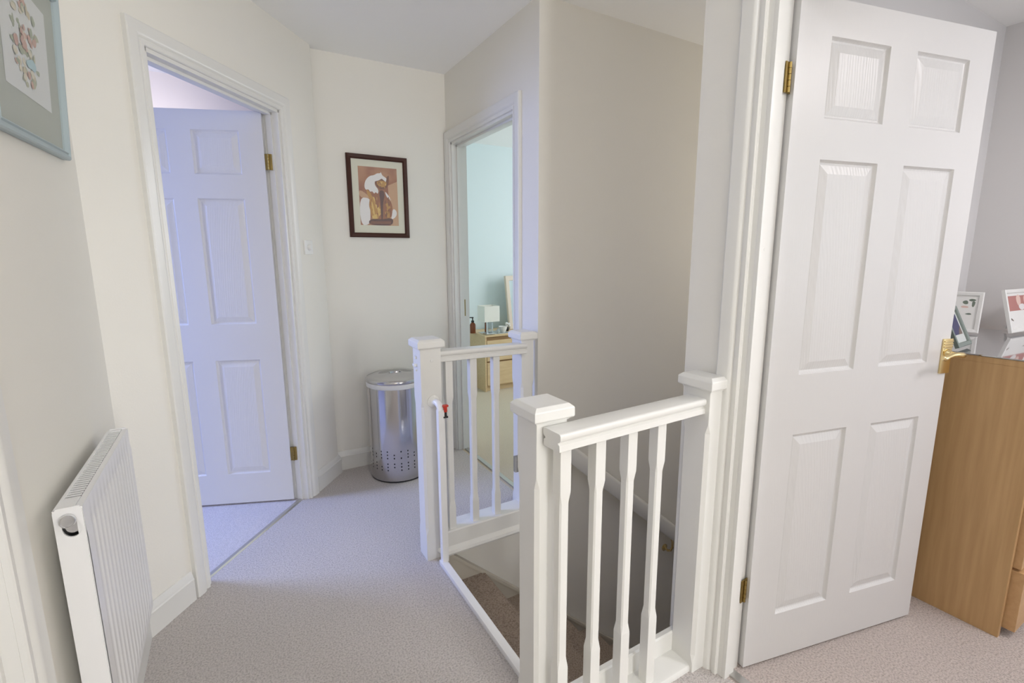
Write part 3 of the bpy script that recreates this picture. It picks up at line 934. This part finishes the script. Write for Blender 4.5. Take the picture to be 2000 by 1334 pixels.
lm = thing('table_lamp', 'small table lamp with square white shade on the birch chest', 'lamp', (2.178, 4.21, CHT + .004))
mb = MB(); mb.bbox(-.045, .045, -.045, .045, 0, .012, .003)
mb.bbox(-.036, -.018, -.018, .018, .012, .130, .002); mb.build('base', CHROME, lm)
mb = MB(); mb.bbox(-.012, .035, -.022, .022, .012, .125, .003); lab(mb.build('glass_block', mat('clear_glass_block', (.8, .85, .9), .03, trans=.9), lm), 'clear glass body')
mb = MB()
for sx in (0,):
    mb.add([(-.082, -.075, .128), (.082, -.075, .128), (.082, .075, .128), (-.082, .075, .128), (-.082, -.075, .280), (.082, -.075, .280), (.082, .075, .280), (-.082, .075, .280)],
           [(0, 1, 5, 4), (1, 2, 6, 5), (2, 3, 7, 6), (3, 0, 4, 7)])
mb.build('shade', mat('white_fabric_shade', (.86, .85, .78), .9), lm)
bt = thing('pump_bottle', 'amber bottle with black pump top on the birch chest', 'bottle', (2.052, 4.23, CHT))
bt.location = (2.15 - .075, 4.36, CHT)
mb = MB(); mb.lathe([(.026, 0), (.029, .004), (.029, .085), (.022, .100), (.013, .106), (.013, .112)], n=24); mb.build('bottle', mat('amber_glass', (.22, .06, .02), .15), bt, smooth=50)
mb = MB(); mb.lathe([(.015, .110), (.015, .126), (.006, .130), (.006, .150), (.010, .152), (.010, .160)], n=16)
mb.bbox(-.034, .008, -.006, .006, .154, .163, .002); mb.build('pump', BLACK, bt, smooth=50)
bw = MB(); bw.lathe([(.022, 0), (.026, .003), (.040, .040), (.044, .062), (.041, .062), (.036, .040), (.020, .008)], n=28)
bo = tag(bw.build('bowl', WPLAS, smooth=50), 'small white bowl on the birch chest right of the lamp', 'bowl'); bo.location = (2.345, 4.225, CHT + .004)
po = MB(); po.lathe([(.012, 0), (.014, .002), (.016, .03), (.010, .045), (.012, .05)], n=16)
p_ = tag(po.build('glass_jar', MATS['clear_glass_block'], smooth=50), 'tiny clear glass jar between lamp and bowl', 'jar'); p_.location = (2.272, 4.19, CHT + .004)
mr = thing('dressing_mirror', 'pale wood framed mirror standing on the birch chest', 'mirror', (2.505, 4.39, CHT))
mr.rotation_euler = (rad(-7), 0, rad(14))
frame_mesh(.36, .56, [(0, 0), (0, .022), (.005, .025), (.046, .025), (.050, .020), (.050, 0)]).build('frame', mat('limed_wood', (.66, .58, .47), .5), mr)
mb = MB(); mb.box(.045, .315, -.012, -.006, .045, .515); mb.build('glass', MIRR, mr)
ornament = thing('flower_ornament', 'white flower ornament in a dark pot in front of the mirror', 'ornament', (2.44, 4.30, CHT))
mb = MB(); mb.lathe([(.012, 0), (.018, .02), (.014, .04)], n=14); mb.build('pot', BLACK, ornament, smooth=50)
mb = MB()
for k in range(9):
    t = random.random() * 2 * pi; r = random.random() * .02
    bm = bmesh.new(); bmesh.ops.create_icosphere(bm, subdivisions=1, radius=.013)
    bmesh.ops.translate(bm, verts=bm.verts[:], vec=(r * cos(t), r * sin(t), .055 + random.random() * .03)); mb.bm(bm)
mb.build('flower', WPLAS, ornament, smooth=60)

# ------------------------------------------------------------ front bedroom chest of drawers
dr_ = thing('chest_of_drawers', 'tall oak chest of drawers behind the open white door', 'chest of drawers', (2.206, .441, 0))
DW, DD, DH = .80, .48, .974
mb = MB()
mb.bbox(0, .022, 0, DD, 0, DH - .020, .001); mb.build('side_panel', OAK, dr_)
mb = MB(); mb.bbox(DW - .022, DW, 0, DD, 0, DH - .020, .001); mb.build('side_panel', OAK, dr_)
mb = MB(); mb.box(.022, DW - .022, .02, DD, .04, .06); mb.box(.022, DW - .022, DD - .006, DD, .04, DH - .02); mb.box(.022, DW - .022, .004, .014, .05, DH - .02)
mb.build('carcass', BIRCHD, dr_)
mb = MB(); mb.bbox(-.002, DW + .002, -.004, DD, DH - .020, DH, .001); mb.build('top', OAK, dr_)
hgt = (DH - .02 - .035 - .03) / 4
for k in range(4):
    mb = MB(); z_ = .030 + k * (hgt + .008)
    off = -.032 if k == 0 else -.020
    mb.bbox(.030, DW - .030, off, .008, z_, z_ + hgt - .002, .0015)
    mb.build('drawer', OAKL, dr_)
mb = MB(); mb.bbox(-.003, DW + .003, -.006, DD, DH, DH + .005, .0008)
gt = tag(mb.build('glass_sheet', [MIRG]), 'dark-edged reflective glass sheet lying on the oak chest', 'glass sheet'); gt.location = (2.206, .441, 0)
mb = MB(); mb.box(-.0035, DW + .0035, -.0065, DD, DH + .0001, DH + .0012); 
eb = mb.build('edge', BLACK, gt)
ZT = DH + .005
def photo_frame(label, loc, rz, tilt, W, H, fm, picm, mount, roll=0):
    t = thing('photo_frame', label, 'photo frame', loc, rz)
    t.rotation_euler = (rad(-tilt), rad(roll), rz)
    frame_mesh(W, H, [(0, 0), (0, .012), (.003, .014), (.014, .012), (.016, .008), (.016, 0)]).build('frame', fm, t)
    mb = MB(); mb.box(.012, W - .012, -.006, -.001, .012, H - .012); mb.build('mount', mount, t)
    mb = MB(); sz_ = .058 * math.tan(rad(tilt)) + .003
    mb.add([(W * .5 - .01, 0, H * .7), (W * .5 + .01, 0, H * .7), (W * .5 + .01, .055, sz_), (W * .5 - .01, .055, sz_), (W * .5 - .01, .004, H * .7), (W * .5 + .01, .004, H * .7), (W * .5 + .01, .059, sz_ + .001), (W * .5 - .01, .059, sz_ + .001)],
           [(0, 1, 2, 3), (4, 5, 6, 7), (0, 1, 5, 4), (1, 2, 6, 5), (2, 3, 7, 6), (3, 0, 4, 7)])
    mb.build('strut', fm, t)
    mb = MB(); picm[0](mb, W, H); mb.build('photo', picm[1], t)
    return t
PM = [col('photo_pink', (.45, .20, .18)), col('photo_skin', (.72, .52, .46)), col('photo_pale', (.75, .72, .72)), col('photo_navy', (.05, .05, .12)), col('photo_brown', (.16, .12, .10)), col('photo_green', (.16, .20, .16)), WPLAS]
def pic_a(mb, W, H):
    poly(mb, [(.028, H * .50), (W - .028, H * .50), (W - .028, H - .028), (.028, H - .028)], -.0065, 0)
    poly(mb, blob(W * .42, H * .74, .022, .026, 12, .1), -.0068, 1)
    poly(mb, blob(W * .66, H * .72, .024, .028, 12, .1), -.0069, 1)
    poly(mb, blob(W * .50, H * .58, .03, .014, 12, .1), -.0070, 2)
    poly(mb, [(.032, H * .30), (.052, H * .26), (.05, H * .29), (.034, H * .34)], -.0068, 4)
    poly(mb, [(W * .6, H * .30), (W * .75, H * .26), (W * .73, H * .30)], -.0068, 4)
photo_frame('white two-part photo frame with a pink portrait at the right on the glass top', (2.835, .700, ZT + .008), rad(-4), 14, .30, .185, WPLAS, (pic_a, PM), WPLAS)
def pic_b(mb, W, H):
    poly(mb, [(.035, .045), (W - .030, .045), (W - .030, H - .03), (.035, H - .03)], -.0065, 3)
    poly(mb, [(W * .5, .045), (W - .030, .045), (W - .030, H * .5), (W * .62, H * .4)], -.0068, 4)
photo_frame('grey-green edged photo frame with a navy picture beside the door edge', (2.215, .675, ZT + .007), rad(4), 24, .145, .15, mat('grey_green_frame', (.18, .22, .20), .4), (pic_b, PM), mat('pale_mount', (.55, .58, .56), .7))
def pic_c(mb, W, H):
    poly(mb, [(.016, .016), (W - .016, .016), (W - .016, H - .016), (.016, H - .016)], -.0062, 6)
    for q in [((W - .035, H - .035), .012, .006), ((W - .055, H - .045), .010, .008), ((W - .030, H - .05), .006, .012)]:
        poly(mb, blob(q[0][0], q[0][1], q[1], q[2], 8, .3), -.0065, 5)
    poly(mb, blob(W - .055, H - .065, .016, .005, 8, .3), -.0066, 1)
    poly(mb, blob(W - .040, H - .095, .010, .004, 8, .3), -.0067, 5)
photo_frame('white card frame with small dark sketches behind the navy photo', (2.73, .90, ZT + .005), rad(-78), 9, .13, .175, WPLAS, (pic_c, PM), WPLAS)
